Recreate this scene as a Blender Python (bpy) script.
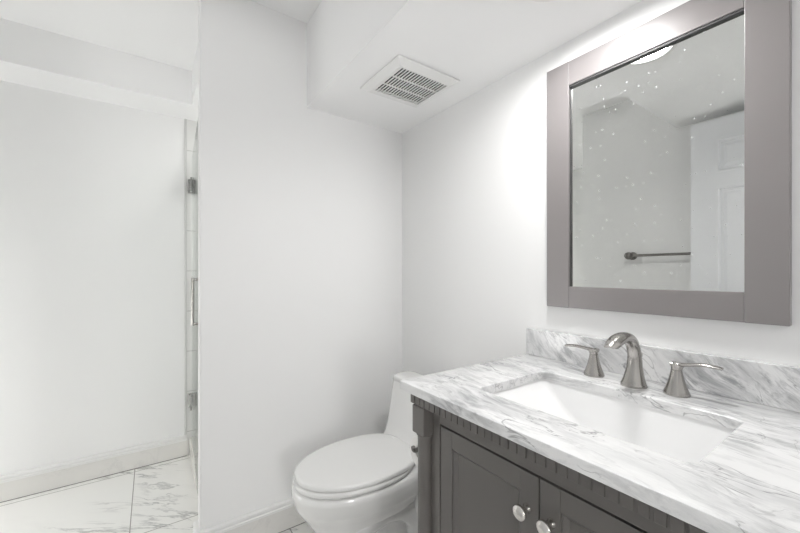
import bpy, bmesh, math, random
from mathutils import Vector, Matrix
PI = math.pi
SC = bpy.context.scene
for o in list(bpy.data.objects):
    bpy.data.objects.remove(o)
COL = SC.collection

# ------------------------------------------------------------------ camera
H = 1.19
cam = bpy.data.cameras.new('camera')
cam_o = bpy.data.objects.new('camera', cam)
COL.objects.link(cam_o)
cam.sensor_width = 36.0
cam.sensor_fit = 'HORIZONTAL'
cam.lens = 357.4 / 800 * 36.0
cam.shift_y = (266.5 - 272.8) / 800 * -1
cam.clip_start = 0.01
cam_o.location = (0, 0, H)
cam_o.rotation_euler = (PI / 2, 0, -math.atan(249 / 357.4))
SC.camera = cam_o

# ------------------------------------------------------------------ world, exposure
w = bpy.data.worlds.new('world')
SC.world = w
w.use_nodes = True
w.node_tree.nodes['Background'].inputs[0].default_value = (0.9, 0.95, 1, 1)
w.node_tree.nodes['Background'].inputs[1].default_value = 0.3
SC.view_settings.view_transform = 'Standard'
SC.view_settings.look = 'None'
SC.view_settings.gamma = 1
SC.view_settings.use_curve_mapping = False
SC.view_settings.exposure = 0.0
SC.cycles.use_denoising = True
SC.cycles.max_bounces = 16
SC.cycles.diffuse_bounces = 10
SC.cycles.glossy_bounces = 6
SC.cycles.transparent_max_bounces = 12
SC.cycles.sample_clamp_indirect = 6
# strengths of the lamps and of the added fill lights built further down
LIGHT_SOFFIT = 148.0
LIGHT_SHOWER = 98.0
FILL_ALCOVE = 10.6
FILL_HALL = 20.0
FILL_CEILING = 2.0


# ------------------------------------------------------------------ helpers
def tag(o, label=None, cat=None, group=None, kind=None):
    if label: o['label'] = label
    if cat: o['category'] = cat
    if group: o['group'] = group
    if kind: o['kind'] = kind
    return o


def thing(name, loc, label, cat, group=None):
    o = bpy.data.objects.new(name, None)
    o.empty_display_size = 0.05
    o.location = loc
    COL.objects.link(o)
    return tag(o, label, cat, group)


def world_loc(o):
    v = Vector((0, 0, 0))
    while o:
        v += o.location
        o = o.parent
    return v


def obj(name, bm, mat, parent=None, smooth=False, bevel=0, label=None, subsurf=0):
    """links a bmesh given in room coordinates as one mesh object"""
    bmesh.ops.recalc_face_normals(bm, faces=bm.faces[:])
    me = bpy.data.meshes.new(name)
    if parent is not None:
        off = world_loc(parent)
    else:
        xs = [v.co for v in bm.verts]
        off = Vector(((min(c.x for c in xs) + max(c.x for c in xs)) / 2, (min(c.y for c in xs) + max(c.y for c in xs)) / 2, min(c.z for c in xs)))
    bmesh.ops.translate(bm, verts=bm.verts[:], vec=-off)
    bm.to_mesh(me)
    bm.free()
    me.materials.append(mat)
    o = bpy.data.objects.new(name, me)
    COL.objects.link(o)
    if parent is not None:
        o.parent = parent
    else:
        o.location = off
    if smooth:
        for p in me.polygons: p.use_smooth = True
    if bevel:
        m = o.modifiers.new('bevel', 'BEVEL')
        m.width = bevel
        m.segments = 2
        m.limit_method = 'ANGLE'
        m.angle_limit = math.radians(40)
        m.harden_normals = False
    if subsurf:
        m = o.modifiers.new('sub', 'SUBSURF')
        m.levels = m.render_levels = subsurf
    if label: o['label'] = label
    return o


def smooth_by_angle(o, deg=35):
    me = o.data
    for p in me.polygons: p.use_smooth = True
    me.set_sharp_from_angle(angle=math.radians(deg))
    return o


def BM():
    return bmesh.new()


def box(bm, x0, x1, y0, y1, z0, z1):
    vs = [bm.verts.new((x, y, z)) for x in (x0, x1) for y in (y0, y1) for z in (z0, z1)]
    for f in ((0, 1, 3, 2), (4, 6, 7, 5), (0, 4, 5, 1), (2, 3, 7, 6), (0, 2, 6, 4), (1, 5, 7, 3)):
        bm.faces.new([vs[i] for i in f])
    return bm


def B(x0, x1, y0, y1, z0, z1):
    return box(BM(), x0, x1, y0, y1, z0, z1)


def rings(bm, loops, cap0=True, cap1=True):
    """loft through closed loops of equal length"""
    rs = [[bm.verts.new(p) for p in lp] for lp in loops]
    n = len(rs[0])
    for a, b in zip(rs, rs[1:]):
        for i in range(n):
            j = (i + 1) % n
            bm.faces.new((a[i], a[j], b[j], b[i]))
    if cap0: bm.faces.new(rs[0][::-1])
    if cap1: bm.faces.new(rs[-1])
    return bm


def lathe(bm, c, prof, n=32, axis='z', cap0=True, cap1=True):
    loops = []
    for r, h in prof:
        lp = []
        for i in range(n):
            a = 2 * PI * i / n
            u, v = r * math.cos(a), r * math.sin(a)
            if axis == 'z': lp.append((c[0] + u, c[1] + v, c[2] + h))
            elif axis == 'x': lp.append((c[0] + h, c[1] + u, c[2] + v))
            else: lp.append((c[0] + u, c[1] + h, c[2] + v))
        loops.append(lp)
    return rings(bm, loops, cap0, cap1)


def spline(pts, n=8):
    P = [Vector(p) for p in pts]
    out = []
    for i in range(len(P) - 1):
        p0, p1, p2, p3 = P[max(i - 1, 0)], P[i], P[i + 1], P[min(i + 2, len(P) - 1)]
        for k in range(n):
            t = k / n
            out.append(0.5 * ((2 * p1) + (p2 - p0) * t + (2 * p0 - 5 * p1 + 4 * p2 - p3) * t * t + (3 * p1 - p0 - 3 * p2 + p3) * t ** 3))
    out.append(P[-1])
    return out


def sweep(bm, pts, rad, n=16, side=(0, 1, 0), fn=None):
    """tube through points; rad gives (half width along side, half height) per point"""
    loops = []
    S = Vector(side).normalized()
    for i, p in enumerate(pts):
        t = (pts[min(i + 1, len(pts) - 1)] - pts[max(i - 1, 0)]).normalized()
        s = (S - t * S.dot(t)).normalized()
        u = t.cross(s).normalized()
        a, b = rad[i]
        lp = []
        for k in range(n):
            g = 2 * PI * k / n
            lp.append(p + s * (a * math.cos(g)) + u * (b * math.sin(g)))
        loops.append(lp)
    return rings(bm, loops)


def tube(bm, pts, r, n=12, side=(0, 0, 1)):
    pts = [Vector(p) for p in pts]
    return sweep(bm, pts, [(r, r)] * len(pts), n, side)


def rrect(x0, x1, y0, y1, z, r, n=6):
    out = []
    for cx, cy, a0 in ((x1 - r, y1 - r, 0), (x0 + r, y1 - r, PI / 2), (x0 + r, y0 + r, PI), (x1 - r, y0 + r, 1.5 * PI)):
        for i in range(n + 1):
            a = a0 + PI / 2 * i / n
            out.append((cx + r * math.cos(a), cy + r * math.sin(a), z))
    return out


# ------------------------------------------------------------------ materials
def mat(name):
    m = bpy.data.materials.new(name)
    m.use_nodes = True
    return m, m.node_tree, m.node_tree.nodes['Principled BSDF']


def plain(name, col, rough=0.5, metal=0, bump=0, bscale=200, spec=None, var=0, coat=0):
    m, nt, b = mat(name)
    b.inputs['Base Color'].default_value = (*col, 1)
    b.inputs['Roughness'].default_value = rough
    b.inputs['Metallic'].default_value = metal
    if spec is not None: b.inputs['Specular IOR Level'].default_value = spec
    if coat:
        b.inputs['Coat Weight'].default_value = coat
        b.inputs['Coat Roughness'].default_value = 0.05
    tc = nt.nodes.new('ShaderNodeTexCoord')
    if bump:
        n = nt.nodes.new('ShaderNodeTexNoise')
        n.inputs['Scale'].default_value = bscale
        n.inputs['Detail'].default_value = 3
        nt.links.new(tc.outputs['Object'], n.inputs['Vector'])
        bp = nt.nodes.new('ShaderNodeBump')
        bp.inputs['Strength'].default_value = bump
        bp.inputs['Distance'].default_value = 0.002
        nt.links.new(n.outputs['Fac'], bp.inputs['Height'])
        nt.links.new(bp.outputs['Normal'], b.inputs['Normal'])
    if var:
        n = nt.nodes.new('ShaderNodeTexNoise')
        n.inputs['Scale'].default_value = 3
        n.inputs['Detail'].default_value = 4
        nt.links.new(tc.outputs['Object'], n.inputs['Vector'])
        mx = nt.nodes.new('ShaderNodeMix')
        mx.data_type = 'RGBA'
        mx.inputs[6].default_value = (*[c * (1 - var) for c in col], 1)
        mx.inputs[7].default_value = (*[min(1, c * (1 + var)) for c in col], 1)
        nt.links.new(n.outputs['Fac'], mx.inputs[0])
        nt.links.new(mx.outputs[2], b.inputs['Base Color'])
    return m


def emis(name, col, s):
    m = bpy.data.materials.new(name)
    m.use_nodes = True
    nt = m.node_tree
    nt.nodes.clear()
    e = nt.nodes.new('ShaderNodeEmission')
    o = nt.nodes.new('ShaderNodeOutputMaterial')
    e.inputs[0].default_value = (*col, 1)
    e.inputs[1].default_value = s
    nt.links.new(e.outputs[0], o.inputs[0])
    return m


class NT:
    """small helper to wire node trees"""
    def __init__(s, nt): s.nt = nt
    def n(s, t, **kw):
        k = s.nt.nodes.new(t)
        for a, v in kw.items(): setattr(k, a, v)
        return k
    def set(s, sock, v):
        if isinstance(v, bpy.types.NodeSocket): s.nt.links.new(v, sock)
        else: sock.default_value = v
    def math(s, op, a, b=0.0, clamp=False):
        k = s.n('ShaderNodeMath', operation=op, use_clamp=clamp)
        s.set(k.inputs[0], a); s.set(k.inputs[1], b)
        return k.outputs[0]
    def ramp(s, v, stops):
        k = s.n('ShaderNodeValToRGB')
        cr = k.color_ramp
        while len(cr.elements) < len(stops): cr.elements.new(0.5)
        for e, (p, c) in zip(cr.elements, stops):
            e.position = p; e.color = (c, c, c, 1)
        s.set(k.inputs[0], v)
        return k.outputs[0]
    def noise(s, vec, scale, detail=4, rough=0.5, dist=0.0):
        k = s.n('ShaderNodeTexNoise')
        s.set(k.inputs['Vector'], vec)
        k.inputs['Scale'].default_value = scale
        k.inputs['Detail'].default_value = detail
        k.inputs['Roughness'].default_value = rough
        k.inputs['Distortion'].default_value = dist
        return k.outputs['Fac']
    def mix(s, f, a, b, blend='MIX'):
        k = s.n('ShaderNodeMix', data_type='RGBA', blend_type=blend)
        s.set(k.inputs[0], f); s.set(k.inputs[6], a); s.set(k.inputs[7], b)
        return k.outputs[2]
    def mapping(s, vec, rot=(0, 0, 0), scale=(1, 1, 1), loc=(0, 0, 0)):
        k = s.n('ShaderNodeMapping')
        s.set(k.inputs['Vector'], vec)
        k.inputs['Rotation'].default_value = rot
        k.inputs['Scale'].default_value = scale
        k.inputs['Location'].default_value = loc
        return k.outputs[0]
    def vein(s, f, width):
        """1 on the line where the noise crosses one half, 0 away from it"""
        d = s.math('ABSOLUTE', s.math('SUBTRACT', f, 0.5))
        return s.math('SUBTRACT', 1.0, s.math('DIVIDE', d, width), True)


def marble_counter(name, rot, streak, seed, dark=1.0, white=0.82):
    m, nt, b = mat(name)
    N = NT(nt)
    tc = N.n('ShaderNodeTexCoord').outputs['Object']
    warp = N.n('ShaderNodeTexNoise')
    warp.inputs['Scale'].default_value = 5.0
    warp.inputs['Detail'].default_value = 2
    nt.links.new(tc, warp.inputs['Vector'])
    ad = N.n('ShaderNodeMix', data_type='RGBA', blend_type='LINEAR_LIGHT')
    ad.inputs[0].default_value = 0.045
    nt.links.new(tc, ad.inputs[6])
    nt.links.new(warp.outputs['Color'], ad.inputs[7])
    base = N.mapping(ad.outputs[2], rot, (1, 1, 1), (seed, seed * 2, seed))
    v1 = N.mapping(base, scale=streak)
    # soft grey bands, streaks and hairlines along one direction
    cloud = N.ramp(N.noise(v1, 14, 7, 0.68, 0.3), [(0.445, 0.0), (0.56, 0.5), (0.66, 1.0)])
    fine = N.ramp(N.noise(v1, 42, 6, 0.7, 0.3), [(0.49, 0.0), (0.63, 1.0)])
    region = N.ramp(N.noise(tc, 3.6, 3), [(0.37, 0.22), (0.59, 1.0)])
    vn = N.vein(N.noise(v1, 15.0, 5, 0.55, 0.9), 0.016)
    gate = N.ramp(N.noise(base, 7.5, 3), [(0.47, 0.0), (0.58, 1.0)])
    # a few cracks wandering across
    cr = N.vein(N.noise(base, 5.0, 4, 0.5, 1.0), 0.006)
    gate2 = N.ramp(N.noise(base, 4.1, 2), [(0.52, 0.0), (0.60, 1.0)])
    col = N.mix(N.math('MULTIPLY', N.math('MULTIPLY', cloud, region), 0.62 * dark), (white, white, white, 1), (0.40, 0.405, 0.415, 1))
    col = N.mix(N.math('MULTIPLY', N.math('MULTIPLY', fine, region), 0.60 * dark), col, (0.34, 0.345, 0.355, 1))
    col = N.mix(N.math('MULTIPLY', N.math('MULTIPLY', vn, gate), 0.8), col, (0.20, 0.20, 0.21, 1))
    col = N.mix(N.math('MULTIPLY', N.math('MULTIPLY', cr, gate2), 0.7), col, (0.24, 0.24, 0.245, 1))
    nt.links.new(col, b.inputs['Base Color'])
    b.inputs['Roughness'].default_value = 0.2
    return m


def marble_floor(name, x_off=-0.08, y_off=2.01, px=0.61, py=0.65, tiles=True, tint=(0.87, 0.865, 0.845, 1), vein=0.85):
    m, nt, b = mat(name)
    N = NT(nt)
    geo = N.n('ShaderNodeNewGeometry').outputs['Position']
    base = N.mapping(geo, (0, 0, math.radians(40)), (1, 1, 1), (3.1, 0.4, 0.7))
    v1 = N.mapping(base, scale=(0.32, 1.5, 1))
    soft = N.ramp(N.noise(v1, 3.2, 7, 0.62, 1.0), [(0.5, 0.0), (0.75, 1.0)])
    vn = N.vein(N.noise(v1, 4.0, 9, 0.62, 0.7), 0.02)
    gate = N.ramp(N.noise(v1, 3.4, 3), [(0.47, 0.0), (0.58, 1.0)])
    col = N.mix(N.math('MULTIPLY', soft, 0.16), tint, (0.5, 0.5, 0.49, 1))
    col = N.mix(N.math('MULTIPLY', N.math('MULTIPLY', vn, gate), vein), col, (0.36, 0.36, 0.36, 1))
    b.inputs['Roughness'].default_value = 0.18
    if tiles:
        sx = N.n('ShaderNodeSeparateXYZ')
        nt.links.new(geo, sx.inputs[0])
        def joint(s, off, p):
            f = N.math('FRACT', N.math('DIVIDE', N.math('ADD', s, 10 * p - off + p / 2), p))
            d = N.math('MULTIPLY', N.math('ABSOLUTE', N.math('SUBTRACT', f, 0.5)), p)
            return N.math('LESS_THAN', d, 0.0022)
        j = N.math('MAXIMUM', joint(sx.outputs[0], x_off, px), joint(sx.outputs[1], y_off, py))
        col = N.mix(j, col, (0.36, 0.35, 0.33, 1))
    nt.links.new(col, b.inputs['Base Color'])
    return m


def brushed(name, col, rough=0.3):
    m, nt, b = mat(name)
    N = NT(nt)
    tc = N.n('ShaderNodeTexCoord').outputs['Object']
    st = N.noise(N.mapping(tc, scale=(1, 1, 0.06)), 300, 2)
    r = N.math('ADD', N.math('MULTIPLY', st, 0.04), rough - 0.02)
    nt.links.new(r, b.inputs['Roughness'])
    b.inputs['Base Color'].default_value = (*col, 1)
    b.inputs['Metallic'].default_value = 1
    return m


M = {}
M['wall'] = plain('wall_paint', (0.86, 0.86, 0.858), 0.55, bump=0.03, bscale=350, spec=0.3)
M['ceil'] = plain('ceiling_paint', (0.90, 0.90, 0.90), 0.8, bump=0.03, bscale=300, spec=0.1)
M['trim'] = plain('white_trim_paint', (0.80, 0.80, 0.79), 0.35)
M['tilewall'] = None
M['grout'] = plain('grey_grout', (0.22, 0.21, 0.20), 0.9)
M['edge'] = plain('grey_tile_edge', (0.62, 0.62, 0.605), 0.4)
M['frame'] = plain('mauve_grey_paint', (0.235, 0.218, 0.218), 0.34, bump=0.02, bscale=150, var=0.04)
M['frame_shade'] = plain('painted_frame_shade', (0.05, 0.05, 0.05), 0.5)
M['vanity'] = plain('warm_grey_cabinet_paint', (0.132, 0.123, 0.115), 0.42, bump=0.02, bscale=160, var=0.05)
M['ceramic'] = plain('white_ceramic', (0.80, 0.80, 0.79), 0.08, coat=0.4)
M['basin'] = plain('white_basin_ceramic', (0.90, 0.90, 0.90), 0.1, coat=0.3)
M['seat'] = plain('white_seat_plastic', (0.78, 0.78, 0.77), 0.22)
M['nickel'] = brushed('brushed_nickel', (0.44, 0.425, 0.405), 0.24)
M['knob'] = brushed('satin_nickel', (0.72, 0.70, 0.67), 0.24)
M['chrome'] = plain('chrome', (0.40, 0.40, 0.39), 0.15, 1)
M['bronze'] = plain('dark_nickel', (0.22, 0.21, 0.20), 0.3, 1)
M['plastic'] = plain('vent_plastic', (0.80, 0.80, 0.79), 0.4)
M['black'] = plain('dark_vent_inside', (0.02, 0.02, 0.02), 0.8)
M['paper'] = plain('toilet_paper', (0.82, 0.81, 0.79), 0.9, bump=0.1, bscale=120)
M['door'] = plain('door_paint', (0.80, 0.81, 0.83), 0.35)
M['floor'] = marble_floor('marble_floor_tile')
M['base_tile'] = marble_floor('marble_baseboard_tile', tiles=False, tint=(0.78, 0.77, 0.745, 1), vein=0.12)
M['curb'] = marble_floor('marble_curb', tiles=False, tint=(0.72, 0.71, 0.67, 1))
M['counter'] = marble_counter('carrara_counter', (0, 0, math.radians(95)), (0.24, 1, 1), 1.7, 1.25)
M['splash'] = marble_counter('carrara_backsplash', (math.radians(138), 0, 0), (1, 0.24, 1), 4.1, 1.85, 0.785)
M['lamp_soffit'] = emis('soffit_lamp_glow', (1.0, 0.993, 0.985), LIGHT_SOFFIT)
M['lamp_shower'] = emis('shower_lamp_glow', (1.0, 0.993, 0.985), LIGHT_SHOWER)
M['fill_alcove'] = emis('added_alcove_fill_glow', (1.0, 0.993, 0.985), FILL_ALCOVE)
M['fill_ceiling'] = emis('added_ceiling_fill_glow', (1.0, 0.993, 0.985), FILL_CEILING)
M['fill_hall'] = emis('added_hall_fill_glow', (1.0, 0.993, 0.985), FILL_HALL)


def tile_wall():
    m, nt, b = mat('white_wall_tile')
    N = NT(nt)
    geo = N.n('ShaderNodeNewGeometry').outputs['Position']
    sx = N.n('ShaderNodeSeparateXYZ')
    nt.links.new(geo, sx.inputs[0])
    f = N.math('FRACT', N.math('DIVIDE', N.math('SUBTRACT', sx.outputs[2], 0.938), 0.262))
    j = N.math('LESS_THAN', f, 0.018)
    col = N.mix(j, (0.80, 0.80, 0.785, 1), (0.55, 0.55, 0.53, 1))
    nt.links.new(col, b.inputs['Base Color'])
    b.inputs['Roughness'].default_value = 0.15
    return m


M['tilewall'] = tile_wall()


def glass_mat():
    m = bpy.data.materials.new('clear_shower_glass')
    m.use_nodes = True
    nt = m.node_tree
    nt.nodes.clear()
    N = NT(nt)
    o = N.n('ShaderNodeOutputMaterial')
    t = N.n('ShaderNodeBsdfTransparent')
    t.inputs[0].default_value = (0.955, 0.97, 0.96, 1)
    g = N.n('ShaderNodeBsdfGlossy')
    g.inputs['Roughness'].default_value = 0.02
    fr = N.n('ShaderNodeFresnel')
    fr.inputs[0].default_value = 1.45
    mx = N.n('ShaderNodeMixShader')
    nt.links.new(N.math('MULTIPLY', fr.outputs[0], 0.6), mx.inputs[0])
    nt.links.new(t.outputs[0], mx.inputs[1])
    nt.links.new(g.outputs[0], mx.inputs[2])
    nt.links.new(mx.outputs[0], o.inputs[0])
    return m


M['glass'] = glass_mat()


def mirror_mat():
    m, nt, b = mat('silvered_mirror')
    N = NT(nt)
    tc = N.n('ShaderNodeTexCoord').outputs['Object']
    b.inputs['Base Color'].default_value = (0.78, 0.79, 0.775, 1)
    b.inputs['Metallic'].default_value = 1
    b.inputs['Roughness'].default_value = 0.012
    # dried water specks of different sizes, and a faint film of dust
    d = N.n('ShaderNodeBsdfDiffuse')
    d.inputs[0].default_value = (0.9, 0.9, 0.9, 1)
    vo = N.n('ShaderNodeTexVoronoi', feature='F1', voronoi_dimensions='2D')
    vo.inputs['Scale'].default_value = 42
    nt.links.new(N.mapping(tc, (0, PI / 2, 0)), vo.inputs['Vector'])
    size = N.math('MULTIPLY', N.math('POWER', N.n('ShaderNodeSeparateColor').outputs[0], 1.0), 1.0)
    sep = [k for k in nt.nodes if k.bl_idname == 'ShaderNodeSeparateColor'][0]
    nt.links.new(vo.outputs['Color'], sep.inputs[0])
    pick = N.math('MULTIPLY', N.math('SUBTRACT', size, 0.70, True), 0.28)
    spot = N.math('LESS_THAN', vo.outputs['Distance'], pick)
    film = N.math('MULTIPLY', N.ramp(N.noise(tc, 14, 5, 0.65), [(0.45, 0.0), (0.75, 1.0)]), 0.03)
    fac = N.math('ADD', N.math('MULTIPLY', spot, 0.4), film, True)
    mx = N.n('ShaderNodeMixShader')
    out = nt.nodes['Material Output']
    nt.links.new(fac, mx.inputs[0])
    nt.links.new(b.outputs[0], mx.inputs[1])
    nt.links.new(d.outputs[0], mx.inputs[2])
    nt.links.new(mx.outputs[0], out.inputs[0])
    return m


M['mirror'] = mirror_mat()

# ------------------------------------------------------------------ room shell
XR = 1.177            # wall with the mirror
YB = 1.668            # wall behind the toilet
YL = 2.71             # far wall, left part of the picture
XE = -0.38            # wall with the towel bar, opposite the mirror
YF = -0.06            # doorway wall
ZC = 2.39             # ceiling
ZS = 1.985            # low soffit over vanity and toilet
ZB = 2.19             # beam and shower ceiling


def slab_with_hole(outer, inner, z0, z1, rb=0.004):
    bm = BM()
    def loop(pts, z, d=0.0):
        return [bm.verts.new((x, y, z)) for x, y, in pts]
    def off(pts, d):
        cx = (min(p[0] for p in pts) + max(p[0] for p in pts)) / 2
        cy = (min(p[1] for p in pts) + max(p[1] for p in pts)) / 2
        hx = (max(p[0] for p in pts) - min(p[0] for p in pts)) / 2
        hy = (max(p[1] for p in pts) - min(p[1] for p in pts)) / 2
        return [(cx + (x - cx) * (hx + d) / hx, cy + (y - cy) * (hy + d) / hy) for x, y in pts]
    o_seq = [(0, z0), (0, z1 - rb), (-rb * 0.3, z1 - rb * 0.3), (-rb, z1)]
    i_seq = [(0, z0), (0, z1 - rb * 0.6), (rb * 0.6, z1)]
    ol = [loop(off(outer, d), z) for d, z in o_seq]
    il = [loop(off(inner, d), z) for d, z in i_seq]
    for L in (ol, il):
        for a, b in zip(L, L[1:]):
            for i in range(len(a)):
                j = (i + 1) % len(a)
                bm.faces.new((a[i], a[j], b[j], b[i]))
    bm.edges.ensure_lookup_table()
    for oo, ii in ((ol[0], il[0]), (ol[-1], il[-1])):
        es = []
        for L in (oo, ii):
            for i in range(len(L)):
                es.append(bm.edges.get((L[i], L[(i + 1) % len(L)])))
        bmesh.ops.triangle_fill(bm, edges=es, use_beauty=True)
    return bm


def struct(name, bm, m, bevel=0, parent=None, label=None):
    o = obj(name, bm, m, parent, bevel=bevel)
    if parent is None: o['kind'] = 'structure'
    if label: o['label'] = label
    return o


struct('floor', B(-1.8, 1.4, -2.6, 2.85, -0.06, 0), M['floor'])
struct('ceiling', B(-1.8, 1.4, -2.6, 2.85, ZC, ZC + 0.06), M['ceil'])
struct('wall_right', B(XR, XR + 0.1, -0.18, 2.83, 0, ZC), M['wall'])
struct('wall_back', B(0.165, XR, YB, YB + 0.075, 0, ZC), M['wall'])
struct('wall_left', B(-1.72, 0.19, YL, YL + 0.12, 0, ZC), M['wall'])
struct('wall_shower', B(0.19, XR, YL - 0.004, YL + 0.12, 0, ZC), M['tilewall'])
struct('wall_entry', B(XE - 0.1, XE, YF, 1.45, 0, ZC), M['wall'])
wa = BM()
WY0, WY1, WZ0, WZ1 = 2.12, 2.64, 0.22, 0.99
box(wa, -1.8, -1.7, 1.35, WY0, 0, ZC)
box(wa, -1.8, -1.7, WY1, YL, 0, ZC)
box(wa, -1.8, -1.7, WY0, WY1, 0, WZ0)
box(wa, -1.8, -1.7, WY0, WY1, WZ1, ZC)
struct('wall_alcove', wa, M['wall'])
wf = BM()
for a, b_, c, d in ((WY0, WY0 + 0.03, WZ0, WZ1), (WY1 - 0.03, WY1, WZ0, WZ1), (WY0 + 0.03, WY1 - 0.03, WZ0, WZ0 + 0.03), (WY0 + 0.03, WY1 - 0.03, WZ1 - 0.03, WZ1)):
    box(wf, -1.77, -1.73, a, b_, c, d)
wi = struct('added_fill_panel_1', wf, M['trim'])  # unseen glowing panel added to brighten the beam underside and left wall
obj('fill_pane', B(-1.757, -1.750, WY0 + 0.03, WY1 - 0.03, WZ0 + 0.03, WZ1 - 0.03), M['fill_alcove'], wi)
struct('wall_alcove_front', B(-1.7, XE - 0.1, 1.35, 1.45, 0, ZC), M['wall'])
fw = BM()
box(fw, XE - 0.1, -0.27, YF - 0.12, YF, 0, ZC)
box(fw, 0.55, XR, YF - 0.12, YF, 0, ZC)
box(fw, -0.27, 0.55, YF - 0.12, YF, 2.08, ZC)
struct('wall_front', fw, M['wall'])
# hall beyond the doorway
hb_ = BM()
HX0, HX1, HZ0, HZ1 = -0.35, 0.12, 0.80, 1.70
box(hb_, -1.3, HX0, -2.5, -2.4, 0, ZC)
box(hb_, HX1, 1.3, -2.5, -2.4, 0, ZC)
box(hb_, HX0, HX1, -2.5, -2.4, 0, HZ0)
box(hb_, HX0, HX1, -2.5, -2.4, HZ1, ZC)
struct('wall_hall_back', hb_, M['wall'])
wf = BM()
for a, b_, c, d in ((HX0, HX0 + 0.03, HZ0, HZ1), (HX1 - 0.03, HX1, HZ0, HZ1), (HX0 + 0.03, HX1 - 0.03, HZ0, HZ0 + 0.03), (HX0 + 0.03, HX1 - 0.03, HZ1 - 0.03, HZ1)):
    box(wf, a, b_, -2.47, -2.43, c, d)
wi = struct('added_fill_panel_2', wf, M['trim'])  # unseen glowing panel added behind the camera, sends fill through the doorway
obj('fill_pane', B(HX0 + 0.03, HX1 - 0.03, -2.457, -2.45, HZ0 + 0.03, HZ1 - 0.03), M['fill_hall'], wi)
struct('wall_hall_left', B(-1.3, -1.2, -2.4, YF - 0.12, 0, ZC), M['wall'])
struct('wall_hall_right', B(1.2, 1.3, -2.4, YF - 0.12, 0, ZC), M['wall'])
hf = BM()
box(hf, -1.2, XE - 0.1, YF - 0.12, YF - 0.02, 0, ZC)
struct('wall_hall_front', hf, M['wall'])
# lowered parts of the ceiling
LX, LY, LR = 0.886, 0.545, 0.078
so = slab_with_hole([(0.617, YF), (XR, YF), (XR, YB), (0.617, YB)], [(LX + LR * math.cos(2 * PI * q / 48), LY + LR * math.sin(2 * PI * q / 48)) for q in range(48)], ZS, ZS + 0.014, 0.0002)
box(so, 0.617, XR, YF, YB, ZS + 0.014, ZC)
struct('ceiling_soffit', so, M['ceil'])
struct('ceiling_entry_soffit', B(XE, 0.617, YF, 0.85, 2.10, ZC), M['ceil'])
struct('ceiling_beam', B(-1.7, 0.20, 2.456, YL, ZB, ZC), M['ceil'])
struct('ceiling_shower', B(0.20, XR, YB + 0.075, YL - 0.004, ZB, ZC), M['ceil'])

# door casing of the doorway, skirting boards
tr = BM()
for y in (YF - 0.135, YF):
    box(tr, -0.345, -0.27, y, y + 0.015, 0, 2.155)
    box(tr, 0.55, 0.625, y, y + 0.015, 0, 2.155)
    box(tr, -0.27, 0.55, y, y + 0.015, 2.08, 2.155)
struct('trim_1', tr, M['trim'])


def skirting(name, x0, x1, y0, y1, face, cap=True):
    """tile board with a moulded white cap; face is the side turned to the room"""
    t = 0.013
    hb, hc = 0.103, 0.137
    if face == '-y':
        o = struct(name, B(x0, x1, y0 - t, y0, 0.004, hb), M['base_tile'])
        obj('grout_line', B(x0, x1, y0 - t + 0.001, y0, 0, 0.004), M['grout'], o)
        prof = [(0, hb), (-t - 0.007, hb), (-t - 0.007, hb + 0.010), (-t - 0.0035, hb + 0.013), (-t - 0.0035, hb + 0.018), (-t - 0.006, hb + 0.021), (-t - 0.005, hc - 0.004), (-t + 0.001, hc), (0, hc)]
        bm = BM()
        rings(bm, [[(x, y0 + a, z) for a, z in prof] for x in (x0, x1)])
    else:   # facing -x
        o = struct(name, B(x0 - t, x0, y0, y1, 0.004, hb), M['base_tile'])
        obj('grout_line', B(x0 - t + 0.001, x0, y0, y1, 0, 0.004), M['grout'], o)
        prof = [(0, hb), (-t - 0.007, hb), (-t - 0.007, hb + 0.010), (-t - 0.0035, hb + 0.013), (-t - 0.0035, hb + 0.018), (-t - 0.006, hb + 0.021), (-t - 0.005, hc - 0.004), (-t + 0.001, hc), (0, hc)]
        bm = BM()
        rings(bm, [[(x0 + a, y, z) for a, z in prof] for y in (y0, y1)])
    obj('cap', bm, M['trim'], o)
    return o


skirting('baseboard_left', -1.7, 0.19, YL, YL, '-y')
skirting('baseboard_back', 0.150, XR, YB, YB, '-y')
skirting('baseboard_partition', 0.165, 0.165, YB, YB + 0.073, '-x')

# shower curb, edge trim of the tile, corner bead
struct('trim_2', B(0.205, 0.315, YB + 0.075, YL - 0.004, 0, 0.112), M['curb'], bevel=0.004)
struct('trim_3', B(0.178, 0.192, YL - 0.010, YL, 0.137, ZB), M['edge'], bevel=0.002)
struct('trim_4', B(0.163, 0.172, YB - 0.0015, YB + 0.008, 0.137, ZC), M['wall'], bevel=0.003)

# ------------------------------------------------------------------ entry door, open against the towel bar wall
YD0, YD1, ZD = -0.04, 0.741, 2.047
XD = -0.245            # face turned to the mirror
door_bm = B(XD - 0.035, XD - 0.009, YD0, YD1, 0.012, ZD)
door = struct('door_1', door_bm, M['door'])
door['label'] = 'white six panel door standing open, seen in the mirror'
sf = BM()
ys = [YD0, YD0 + 0.115, (YD0 + YD1) / 2 - 0.055, (YD0 + YD1) / 2 + 0.055, YD1 - 0.115, YD1]
rows = [(0.25, 0.83), (0.97, 1.665), (1.747, 1.933)]
for a, b_ in ((ys[0], ys[1]), (ys[2], ys[3]), (ys[4], ys[5])):
    box(sf, XD - 0.009, XD, a, b_, 0.012, ZD)
for a, b_ in ((ys[1], ys[2]), (ys[3], ys[4])):
    for z0, z1 in ((0.012, 0.25), (0.83, 0.97), (1.665, 1.747), (1.933, ZD)):
        box(sf, XD - 0.009, XD, a, b_, z0, z1)
obj('door_frame', sf, M['door'], door)
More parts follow.
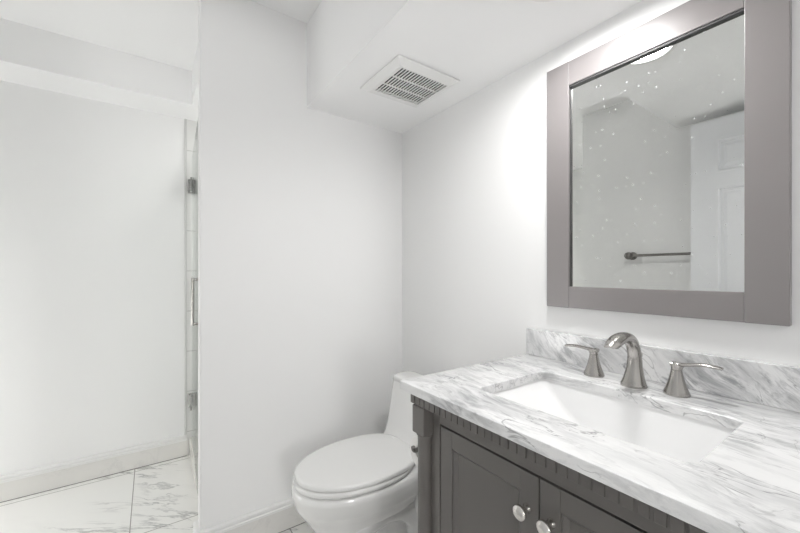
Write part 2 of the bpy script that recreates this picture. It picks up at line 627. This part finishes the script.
for a, b_ in ((ys[1], ys[2]), (ys[3], ys[4])):
    for z0, z1 in rows:
        pb = BM()
        def rl(d, x): return [(x, a + d, z0 + d), (x, b_ - d, z0 + d), (x, b_ - d, z1 - d), (x, a + d, z1 - d)]
        rings(pb, [rl(0.0, XD - 0.009), rl(0.0, XD + 0.004), rl(0.009, XD + 0.004), rl(0.016, XD - 0.0085), rl(0.030, XD - 0.0085), rl(0.046, XD - 0.001)])
        obj('panel', pb, M['door'], door)
hb = BM()
lathe(hb, (XD, YD1 - 0.06, 0.93), [(0.03, 0), (0.03, 0.006), (0.012, 0.008), (0.011, 0.03), (0.026, 0.04), (0.027, 0.055), (0.015, 0.065)], axis='x')
o = obj('door_knob', hb, M['nickel'], door)
smooth_by_angle(o)

# ------------------------------------------------------------------ towel bar
tb = thing('towel_bar', (XE, 0.81, 1.27), 'dark metal towel bar with ball end on the wall, seen in the mirror', 'towel bar')
bm = BM()
tube(bm, [(XE + 0.07, 1.122, 1.305), (XE + 0.07, 0.50, 1.305)], 0.0085)
smooth_by_angle(obj('bar', bm, M['bronze'], tb))
for y in (1.10, 0.52):
    bm = BM()
    lathe(bm, (XE, y, 1.305), [(0.027, 0), (0.027, 0.006), (0.014, 0.012), (0.011, 0.04), (0.013, 0.046), (0.020, 0.051), (0.0245, 0.060), (0.0255, 0.070), (0.0225, 0.081), (0.014, 0.089), (0.004, 0.092)], 24, axis='x')
    smooth_by_angle(obj('bar_post', bm, M['bronze'], tb))

# ------------------------------------------------------------------ ceiling lights
def disc_light(name, x, y, z, r, m, label, up=0.0):
    """flat round lamp; up sinks the diffuser into a recess"""
    t = thing(name, (x, y, z), label, 'ceiling light')
    bm = BM()
    if up:
        lathe(bm, (x, y, z), [(r + 0.014, -0.0005), (r + 0.013, -0.004), (r - 0.001, -0.004), (r - 0.004, 0.0), (r - 0.004, up - 0.004), (r - 0.001, up - 0.004), (r - 0.001, -0.0005)], 48, cap0=False, cap1=False)
    else:
        lathe(bm, (x, y, z), [(r + 0.016, 0), (r + 0.015, -0.006), (r + 0.003, -0.010), (r + 0.001, -0.004), (r + 0.001, 0)], 48, cap0=False, cap1=False)
    smooth_by_angle(obj('trim_ring', bm, M['plastic'], t))
    bm = BM()
    q = r - 0.004 if up else r
    lathe(bm, (x, y, z + up), [(q, -0.004), (q, -0.006), (q * 0.8, -0.008), (q * 0.4, -0.009)], 48)
    smooth_by_angle(obj('diffuser', bm, m, t))
    return t


disc_light('recessed_light', LX, LY, ZS, LR, M['lamp_soffit'], 'round glowing white ceiling light above the vanity, reflected in the mirror top', 0.014)
disc_light('recessed_light', 0.75, 2.2, ZB, 0.075, M['lamp_shower'], 'round white ceiling light inside the shower behind the partition wall')
disc_light('added_fill_light', 0.02, 1.25, ZC, 0.15, M['fill_ceiling'], 'round white fill light added out of view on the high ceiling in front of the partition wall')  # added unseen lamp, evens out the light under the high ceiling

# ------------------------------------------------------------------ exhaust vent in the soffit
vt = thing('exhaust_vent', (0.895, 1.218, ZS), 'white square exhaust fan grille with rows of slots in the low ceiling', 'vent')
x0, x1, y0, y1 = 0.736, 1.044, 1.066, 1.357
gx0, gx1, gy0, gy1 = 0.777, 1.009, 1.105, 1.307
bm = BM()
Z0 = ZS - 0.003
def fl(a, b, c, d, z): return [(a, c, z), (b, c, z), (b, d, z), (a, d, z)]
rings(bm, [fl(x0 + .006, x1 - .006, y0 + .006, y1 - .006, ZS), fl(x0 + .006, x1 - .006, y0 + .006, y1 - .006, Z0), fl(x0, x1, y0, y1, Z0), fl(x0, x1, y0, y1, Z0 - 0.003),
           fl(x0 + 0.03, x1 - 0.022, y0 + 0.03, y1 - 0.022, Z0 - 0.017), fl(gx0, gx1, gy0, gy1, Z0 - 0.018), fl(gx0, gx1, gy0, gy1, Z0 - 0.004)], False, False)
obj('cover', bm, M['plastic'], vt, bevel=0.0015)
obj('housing', B(gx0 - 0.004, gx1 + 0.004, gy0 - 0.004, gy1 + 0.004, Z0 - 0.004, ZS), M['black'], vt, label='dark inside of the vent')
bm = BM()
n = 17
p = (gx1 - gx0) / n
for i in range(n + 1):
    cx = gx0 + i * p
    lo = max(gx0, cx - p * 0.18); hi = min(gx1, cx + p * 0.18)
    box(bm, lo, hi, gy0, gy1, Z0 - 0.0178, Z0 - 0.0150)
for q in (1 / 3, 2 / 3):
    yy = gy0 + (gy1 - gy0) * q
    box(bm, gx0, gx1, yy - 0.0018, yy + 0.0018, Z0 - 0.0176, Z0 - 0.0125)
obj('grille', bm, M['plastic'], vt)

# ------------------------------------------------------------------ mirror
my0, my1, mz0, mz1 = 0.155, 0.745, 1.0715, 1.903
iy0, iy1, iz0, iz1 = 0.229, 0.664, 1.1435, 1.822
XF = XR - 0.022
mi = thing('wall_mirror', (XR, 0.45, mz0), 'large rectangular mirror in a flat mauve grey wooden frame above the vanity', 'mirror')
for a, b_ in ((my0, iy0), (iy1, my1)):
    obj('frame_stile', B(XF, XR, a, b_, mz0, mz1), M['frame'], mi, bevel=0.0015)
obj('frame_rail', B(XF + 0.0006, XR, iy0 + 0.0004, iy1 - 0.0004, iz1, mz1 - 0.0005), M['frame'], mi, bevel=0.0012)
obj('frame_rail', B(XF + 0.0006, XR, iy0 + 0.0004, iy1 - 0.0004, mz0 + 0.0005, iz0), M['frame'], mi, bevel=0.0012)
obj('frame_shade_strip', B(XF + 0.004, XR - 0.008, iy0 + 0.0004, iy1 - 0.0004, iz1 - 0.006, iz1 + 0.001), M['frame_shade'], mi, label='dark strip painting the shade below the top rail')  # dark colour stands in for the shade inside the frame, top and left
obj('frame_shade_strip', B(XF + 0.008, XR - 0.008, iy1 - 0.0018, iy1 + 0.001, iz0 + 0.0005, iz1 - 0.0065), M['frame_shade'], mi, label='dark strip painting the shade line inside the left stile')
obj('mirror_glass', B(XR - 0.008, XR - 0.003, iy0 + 0.0004, iy1 - 0.0004, iz0, iz1), M['mirror'], mi, label='reflective glass with small dried specks')

# ------------------------------------------------------------------ vanity cabinet
CY0, CY1 = 0.027, 0.833
PY0, PY1 = 0.049, 0.811
XD_ = 0.640            # face of the frame and doors
ZT = 0.862             # underside of the worktop
van = thing('vanity_cabinet', (0.9, 0.43, 0), 'grey wooden vanity cabinet with turned corner posts and dentil moulding', 'cabinet')
bm = BM()
box(bm, 0.66, 1.17, PY1 - 0.030, PY1 - 0.012, 0.09, 0.80)
box(bm, 0.66, 1.17, PY0 + 0.012, PY0 + 0.030, 0.09, 0.80)
box(bm, 0.665, 1.17, PY0 + 0.03, PY1 - 0.03, 0.09, 0.11)
box(bm, 1.16, 1.172, PY0 + 0.03, PY1 - 0.03, 0.09, 0.80)
obj('carcass', bm, M['vanity'], van)
DY = [(0.4315, 0.7285), (0.1315, 0.4285)]
bm = BM()
box(bm, XD_, XD_ + 0.022, 0.731, 0.790, 0.09, 0.840)
box(bm, XD_, XD_ + 0.022, 0.070, 0.129, 0.09, 0.840)
box(bm, XD_, XD_ + 0.022, 0.129, 0.731, 0.782, 0.840)
box(bm, XD_, XD_ + 0.022, 0.129, 0.731, 0.09, 0.13)
obj('face_frame', bm, M['vanity'], van, bevel=0.001)
for (a, b_) in DY:
    z0, z1 = 0.134, 0.7765
    sw = 0.044
    d = obj('door', B(XD_ + 0.013, XD_ + 0.020, a + 0.02, b_ - 0.02, z0 + 0.02, z1 - 0.02), M['vanity'], van)
    bm = BM()
    box(bm, XD_ + 0.001, XD_ + 0.021, a, a + sw, z0, z1)
    box(bm, XD_ + 0.001, XD_ + 0.021, b_ - sw, b_, z0, z1)
    obj('door_stile', bm, M['vanity'], d, bevel=0.0012)
    bm = BM()
    box(bm, XD_ + 0.0015, XD_ + 0.021, a + sw, b_ - sw, z1 - sw, z1)
    box(bm, XD_ + 0.0015, XD_ + 0.021, a + sw, b_ - sw, z0, z0 + sw)
    # sloped inner bead of the recess
    def dl(k, x): return [(x, a + sw + k, z0 + sw + k), (x, b_ - sw - k, z0 + sw + k), (x, b_ - sw - k, z1 - sw - k), (x, a + sw + k, z1 - sw - k)]
    rings(bm, [dl(-0.001, XD_ + 0.013), dl(-0.001, XD_ + 0.005), dl(0.003, XD_ + 0.005), dl(0.012, XD_ + 0.0128)], False, False)
    obj('door_rail', bm, M['vanity'], d)
    ky = a + 0.026 if a > 0.4 else b_ - 0.026
    bm = BM()
    lathe(bm, (XD_ + 0.001, ky, 0.702), [(0.0095, 0), (0.0095, -0.003), (0.006, -0.006), (0.0055, -0.016), (0.009, -0.020), (0.0155, -0.024), (0.0162, -0.028), (0.0135, -0.032), (0.007, -0.034)], 28, axis='x')
    k = obj('knob', bm, M['knob'], d, label='round satin nickel knob')
    smooth_by_angle(k, 50)
for yc in (PY1 - 0.026, PY0 + 0.026):
    post = obj('post', B(0.607, 0.659, yc - 0.026, yc + 0.026, 0.742, 0.8185), M['vanity'], van, bevel=0.0025)
    bm = BM()
    pr = [(0.0245, 0.742), (0.0245, 0.738), (0.0215, 0.734), (0.0205, 0.72), (0.0205, 0.45), (0.0195, 0.20), (0.022, 0.17), (0.0245, 0.155), (0.0245, 0.145)]
    lathe(bm, (0.633, yc, 0), [(r, z) for r, z in pr], 32)
    smooth_by_angle(obj('column', bm, M['vanity'], post))
    obj('foot', B(0.609, 0.657, yc - 0.024, yc + 0.024, 0, 0.145), M['vanity'], post, bevel=0.002)
# cornice: rail, dentils and a rounded crown below the worktop (front and both ends)
bm = BM()
XM = 0.600
box(bm, XM + 0.012, XM + 0.05, PY0 - 0.014, PY1 + 0.014, 0.819, ZT)
for yy in (PY1 - 0.012, PY0 - 0.014):
    box(bm, XM + 0.05, 1.17, yy, yy + 0.026, 0.819, ZT)
prof = [(0.0, 0.0), (-0.004, 0.0010), (-0.006, 0.004), (-0.007, 0.009), (-0.006, 0.014), (-0.003, 0.0175), (0.0, 0.0185)]
zc_ = ZT - 0.0185
def crown(k):
    e, h = prof[k]
    return [(XM + 0.012 + e, PY0 - 0.014 + e, zc_ + h), (XM + 0.012 + e, PY1 + 0.014 - e, zc_ + h), (1.17, PY1 + 0.014 - e, zc_ + h), (1.17, PY0 - 0.014 + e, zc_ + h)]
rings(bm, [crown(k) for k in range(len(prof))], False, False)
cor = obj('cornice', bm, M['vanity'], van)
bm = BM()
pitch = 0.0215
k = 0
yy = PY1 + 0.011
while yy - 0.015 > PY0 - 0.014:
    box(bm, XM + 0.0096, XM + 0.014, yy - 0.0170, yy, 0.8215, 0.8430)
    yy -= pitch
xx = XM + 0.014
while xx < 1.15:
    box(bm, xx, xx + 0.0155, PY1 + 0.010, PY1 + 0.0158, 0.8215, 0.8430)
    xx += pitch
obj('dentil_row', bm, M['vanity'], van, bevel=0.001)

# ------------------------------------------------------------------ worktop with sink cutout, backsplash, basin
ZW = 0.886
SX0, SX1, SY0, SY1 = 0.706, 1.000, 0.198, 0.657
outer = [(p[0], p[1]) for p in rrect(0.577, XR - 0.001, CY0, CY1, 0, 0.006, 3)]
inner = [(p[0], p[1]) for p in rrect(SX0, SX1, SY0, SY1, 0, 0.022, 6)]
o = obj('marble_countertop', slab_with_hole(outer, inner, ZT, ZW), M['counter'])
smooth_by_angle(o, 30)
tag(o, 'white marble worktop with grey veins and rectangular sink cutout on the vanity', 'countertop')
o = obj('marble_backsplash', B(XR - 0.021, XR - 0.0005, CY0, CY1 - 0.002, ZW, ZW + 0.096), M['splash'], bevel=0.0015)
tag(o, 'low strip of grey veined marble standing on the worktop against the wall', 'backsplash')

sink = thing('sink_basin', (0.85, 0.43, 0.70), 'white rectangular undermount basin set in the marble worktop', 'sink')
bm = BM()
zb = 0.712
sec = [rrect(SX0 - 0.022, SX1 + 0.022, SY0 - 0.022, SY1 + 0.022, ZT - 0.0005, 0.035),
       rrect(SX0 - 0.004, SX1 + 0.004, SY0 - 0.004, SY1 + 0.004, ZT - 0.0005, 0.024),
       rrect(SX0 - 0.002, SX1 + 0.002, SY0 - 0.002, SY1 + 0.002, ZT - 0.006, 0.024),
       rrect(SX0 + 0.004, SX1 - 0.003, SY0 + 0.010, SY1 - 0.022, ZT - 0.025, 0.018),
       rrect(SX0 + 0.014, SX1 - 0.010, SY0 + 0.040, SY1 - 0.095, ZT - 0.085, 0.018),
       rrect(SX0 + 0.024, SX1 - 0.018, SY0 + 0.060, SY1 - 0.135, ZT - 0.125, 0.024),
       rrect(SX0 + 0.045, SX1 - 0.035, SY0 + 0.085, SY1 - 0.150, zb + 0.003, 0.05),
       rrect(SX0 + 0.08, SX1 - 0.07, SY0 + 0.13, SY1 - 0.19, zb, 0.05)]
rings(bm, sec, False, True)
bs = obj('bowl', bm, M['basin'], sink)
smooth_by_angle(bs, 50)
mod = bs.modifiers.new('solid', 'SOLIDIFY')
mod.thickness = 0.006
mod.offset = -1
bm = BM()
lathe(bm, (0.86, 0.41, zb + 0.0005), [(0.026, 0), (0.026, 0.003), (0.02, 0.005), (0.018, 0.003)], 28)
smooth_by_angle(obj('drain', bm, M['nickel'], sink, label='round nickel drain'))

# ------------------------------------------------------------------ faucet
fa = thing('faucet', (1.065, 0.43, ZW), 'brushed nickel widespread faucet with curved spout and two lever handles', 'faucet')
bm = BM()
cl = spline([(1.067, 0.43, ZW + 0.0005), (1.067, 0.43, ZW + 0.005), (1.069, 0.43, ZW + 0.022), (1.072, 0.43, ZW + 0.05), (1.071, 0.43, ZW + 0.082), (1.060, 0.43, ZW + 0.110), (1.038, 0.43, ZW + 0.129), (1.008, 0.43, ZW + 0.1365), (0.978, 0.43, ZW + 0.134), (0.950, 0.43, ZW + 0.125), (0.932, 0.43, ZW + 0.117)], 5)
rk = [(0.0315, 0.0315), (0.031, 0.031), (0.025, 0.025), (0.0190, 0.0190), (0.0165, 0.016), (0.0165, 0.015), (0.0175, 0.014), (0.019, 0.0132), (0.0200, 0.013), (0.0185, 0.0125), (0.013, 0.009)]
rad = []
for i in range(len(cl)):
    t = i / 5
    j = min(int(t), len(rk) - 2)
    f = t - j
    rad.append(tuple(rk[j][q] * (1 - f) + rk[j + 1][q] * f for q in (0, 1)))
sweep(bm, cl, rad, 24)
for v in bm.verts:      # the outlet is cut level
    if v.co.x < 0.992 and v.co.z < ZW + 0.117: v.co.z = ZW + 0.117
sp = obj('spout', bm, M['nickel'], fa)
smooth_by_angle(sp, 50)
bm = BM()
lathe(bm, (0.955, 0.43, ZW + 0.117), [(0.0105, 0.003), (0.0105, -0.0025), (0.008, -0.003)], 20)
smooth_by_angle(obj('aerator', bm, M['chrome'], sp))
bm = BM()
lathe(bm, (1.104, 0.43, ZW), [(0.003, 0.0005), (0.003, 0.07), (0.006, 0.073), (0.0065, 0.082), (0.004, 0.086)], 16)
smooth_by_angle(obj('lift_rod', bm, M['nickel'], fa))
for sgn, yc in ((1, 0.541), (-1, 0.338)):
    xc = 1.078
    bm = BM()
    lathe(bm, (xc, yc, ZW), [(0.0275, 0.0005), (0.0278, 0.004), (0.0245, 0.013), (0.0195, 0.027), (0.0150, 0.043), (0.0125, 0.056), (0.0118, 0.0615), (0.0112, 0.0618), (0.0112, 0.0630)], 32)
    hd = obj('handle', bm, M['nickel'], fa)
    smooth_by_angle(hd, 40)
    bm = BM()
    pts = spline([(xc, yc, ZW + 0.063), (xc, yc + sgn * 0.001, ZW + 0.070), (xc, yc + sgn * 0.004, ZW + 0.0775)], 3)
    sweep(bm, pts, [(0.0116, 0.0116)] * 2 + [(0.0122, 0.0122)] * 3 + [(0.0128, 0.0128)] * 2, 20, side=(1, 0, 0))
    dz = 0.0 if sgn > 0 else 0.006
    pts = spline([(xc, yc - sgn * 0.011, ZW + 0.0755), (xc, yc + sgn * 0.004, ZW + 0.0755), (xc, yc + sgn * 0.026, ZW + 0.0770 + dz * 0.4), (xc, yc + sgn * 0.055, ZW + 0.0785 + dz), (xc, yc + sgn * 0.082, ZW + 0.0755 + dz * 1.3), (xc, yc + sgn * 0.088, ZW + 0.0735 + dz * 1.3)], 4)
    rr = []
    for i in range(len(pts)):
        t = i / (len(pts) - 1)
        a = 0.0115 if t < 0.2 else 0.0085 + 0.0015 * math.sin(PI * (t - .2) / .8)
        hh = 0.0062 if t < 0.15 else (0.0058 - 0.0022 * t)
        if t > 0.95: a *= 0.6
        rr.append((a, hh))
    sweep(bm, pts, rr, 16, side=(1, 0, 0))
    smooth_by_angle(obj('lever', bm, M['nickel'], hd), 50)

# ------------------------------------------------------------------ toilet
TY = 1.287
to = thing('toilet', (0.80, TY, 0), 'white one piece elongated toilet with closed lid beside the vanity', 'toilet')


def egg(x_front, x_back, hw, z, back_hw, n=48, wide=0.58, corner=2.6):
    """elongated outline: round front towards -x, squarer back; wide = place of the widest point"""
    pts = []
    xw = x_front + (x_back - x_front) * wide
    for i in range(n):
        a = 2 * PI * i / n
        c, s = math.cos(a), math.sin(a)
        if c <= 0:      # front part
            e = 2.0 / 2.15
            x = xw - (xw - x_front) * abs(c) ** e
            y = hw * math.copysign(abs(s) ** e, s)
        else:
            e = 2.0 / corner
            u = abs(c) ** e
            x = xw + (x_back - xw) * u
            k = hw + (back_hw - hw) * (u ** 1.5)
            y = k * math.copysign(abs(s) ** e, s)
        pts.append((x, TY + y, z))
    return pts


# bowl and pedestal in one surface, from the rim down to the floor
bm = BM()
lv = [egg(0.470, 0.93, 0.150, 0.395, 0.13), egg(0.440, 0.955, 0.176, 0.400, 0.150), egg(0.427, 0.97, 0.186, 0.393, 0.165), egg(0.425, 0.985, 0.187, 0.37, 0.170), egg(0.432, 0.995, 0.182, 0.33, 0.170),
      egg(0.443, 1.0, 0.170, 0.308, 0.158), egg(0.462, 0.99, 0.150, 0.280, 0.132), egg(0.492, 0.985, 0.126, 0.235, 0.112), egg(0.525, 0.98, 0.108, 0.175, 0.105), egg(0.540, 0.98, 0.100, 0.13, 0.103),
      egg(0.545, 0.985, 0.102, 0.07, 0.108), egg(0.538, 0.99, 0.110, 0.022, 0.118), egg(0.532, 0.99, 0.114, 0.0, 0.122)]
rings(bm, lv[::-1])
bo = obj('bowl', bm, M['ceramic'], to)
smooth_by_angle(bo, 60)
# trapway bulge on both sides of the pedestal
for s in (1, -1):
    bm = BM()
    pts = spline([(0.60, TY + s * 0.078, 0.185), (0.68, TY + s * 0.095, 0.222), (0.76, TY + s * 0.102, 0.248), (0.84, TY + s * 0.104, 0.235), (0.90, TY + s * 0.104, 0.18), (0.91, TY + s * 0.104, 0.09), (0.90, TY + s * 0.104, 0.02)], 4)
    sweep(bm, pts, [(0.03, 0.032 + 0.016 * min(1, i / 10)) for i in range(len(pts))], 16, side=(0, 1, 0))
    smooth_by_angle(obj('trapway', bm, M['ceramic'], bo), 60)
# tank body leaning back, joined to the deck behind the seat
bm = BM()
def tk(xf, xb, hw, z, r=0.035): return rrect(xf, xb, TY - hw, TY + hw, z, r, 5)
rings(bm, [tk(0.88, 1.085, 0.140, 0.16), tk(0.878, 1.09, 0.160, 0.30), tk(0.890, 1.095, 0.176, 0.395), tk(0.922, 1.097, 0.183, 0.440), tk(0.938, 1.098, 0.186, 0.48), tk(0.956, 1.1, 0.190, 0.57), tk(0.974, 1.1, 0.193, 0.664)])
ta = obj('tank', bm, M['ceramic'], to)
smooth_by_angle(ta, 50)
bm = BM()
rings(bm, [tk(0.974, 1.101, 0.1935, 0.665), tk(0.973, 1.102, 0.195, 0.667), tk(0.976, 1.102, 0.195, 0.683), tk(0.979, 1.100, 0.192, 0.687), tk(0.990, 1.092, 0.184, 0.6885)])
smooth_by_angle(obj('tank_lid', bm, M['ceramic'], to), 50)
# seat ring and lid
bm = BM()
rings(bm, [egg(0.436, 0.93, 0.178, 0.4005, 0.145), egg(0.430, 0.935, 0.183, 0.405, 0.150), egg(0.430, 0.935, 0.183, 0.416, 0.150), egg(0.436, 0.93, 0.178, 0.421, 0.145)])
smooth_by_angle(obj('seat', bm, M['seat'], to), 50)
bm = BM()
rings(bm, [egg(0.442, 0.925, 0.175, 0.4240, 0.150, corner=3.2), egg(0.436, 0.93, 0.180, 0.4255, 0.155, corner=3.2), egg(0.436, 0.93, 0.180, 0.436, 0.155, corner=3.2), egg(0.439, 0.927, 0.177, 0.4395, 0.152, corner=3.2), egg(0.447, 0.92, 0.170, 0.4410, 0.145, corner=3.2), egg(0.53, 0.87, 0.11, 0.4435, 0.09, corner=3.2)])
smooth_by_angle(obj('lid', bm, M['seat'], to), 50)
for s in (1, -1):
    bm = BM()
    lathe(bm, (0.905, TY + s * 0.075 - 0.02, 0.432), [(0.011, 0), (0.012, 0.002), (0.012, 0.038), (0.011, 0.04)], 16, axis='y')
    smooth_by_angle(obj('hinge', bm, M['seat'], to))

# ------------------------------------------------------------------ toilet paper on its holder, at the cabinet side
HY, HZ = 0.868, 0.648
ho = thing('toilet_paper_holder', (0.83, PY1 - 0.012, HZ), 'dark metal toilet paper holder with upturned end on the cabinet side', 'toilet paper holder')
bm = BM()
lathe(bm, (0.815, PY1 - 0.012, HZ), [(0.024, 0), (0.024, 0.005), (0.010, 0.010)], 24, axis='y')
smooth_by_angle(obj('wall_plate', bm, M['bronze'], ho))
bm = BM()
tube(bm, spline([(0.815, PY1, HZ), (0.815, HY - 0.012, HZ), (0.803, HY, HZ), (0.72, HY, HZ), (0.668, HY, HZ), (0.657, HY, HZ + 0.003), (0.653, HY, HZ + 0.013)], 5), 0.007, 12)
smooth_by_angle(obj('bar', bm, M['bronze'], ho))
bm = BM()
rc = (0.678, HY, HZ - 0.0125)
lathe(bm, rc, [(0.020, 0.0), (0.049, 0.0), (0.050, 0.001), (0.050, 0.099), (0.049, 0.1), (0.020, 0.1), (0.020, 0.0)], 36, axis='x', cap0=False, cap1=False)
o = smooth_by_angle(obj('toilet_paper_roll', bm, M['paper']))
tag(o, 'white roll of toilet paper hanging on the holder between vanity and toilet', 'toilet paper')

# ------------------------------------------------------------------ shower door
hx, hy = 0.222, YL - 0.018
fx, fy = 0.180, YB + 0.09
sd = thing('shower_door', (hx, hy, 0.12), 'frameless clear glass shower door with chrome hinges and pull handle', 'shower door')
dv = Vector((fx - hx, fy - hy, 0)).normalized()
nv = Vector((dv.y, -dv.x, 0))
if nv.x > 0: nv = -nv      # turned to the room


def dbox(bm, s0, s1, n0, n1, z0, z1):
    o0 = Vector((hx, hy, 0))
    vs = [bm.verts.new(o0 + dv * s + nv * k + Vector((0, 0, z))) for s in (s0, s1) for k in (n0, n1) for z in (z0, z1)]
    for f in ((0, 1, 3, 2), (4, 6, 7, 5), (0, 4, 5, 1), (2, 3, 7, 6), (0, 2, 6, 4), (1, 5, 7, 3)):
        bm.faces.new([vs[i] for i in f])
    return bm


L = (Vector((fx, fy, 0)) - Vector((hx, hy, 0))).length
obj('glass_panel', dbox(BM(), 0.0, L, -0.004, 0.004, 0.122, 1.935), M['glass'], sd)
for z in (1.755, 0.357):
    bm = BM()
    dbox(bm, -0.012, -0.002, -0.024, 0.024, z - 0.045, z + 0.045)
    dbox(bm, 0.012, 0.064, 0.0045, 0.014, z - 0.045, z + 0.045)
    dbox(bm, 0.012, 0.064, -0.014, -0.0045, z - 0.045, z + 0.045)
    dbox(bm, -0.002, 0.014, 0.006, 0.016, z - 0.03, z + 0.03)
    dbox(bm, -0.002, 0.014, -0.016, -0.006, z - 0.03, z + 0.03)
    obj('hinge', bm, M['chrome'], sd, bevel=0.0015, label='chrome wall hinge')
sh = L - 0.21
o0 = Vector((hx, hy, 0)) + dv * sh
bm = BM()
for q in (1, -1):
    zt, zl = 1.158, 0.945
    a = o0 + nv * (q * 0.026)
    tube(bm, [a + Vector((0, 0, zl - 0.008)), a + Vector((0, 0, zt + 0.008))], 0.0075, side=(1, 0, 0))
    for z in (zl, zt):
        tube(bm, [o0 + nv * (q * 0.0042) + Vector((0, 0, z)), a + Vector((0, 0, z))], 0.006)
smooth_by_angle(obj('pull_handle', bm, M['nickel'], sd, label='vertical brushed metal pull handle'))
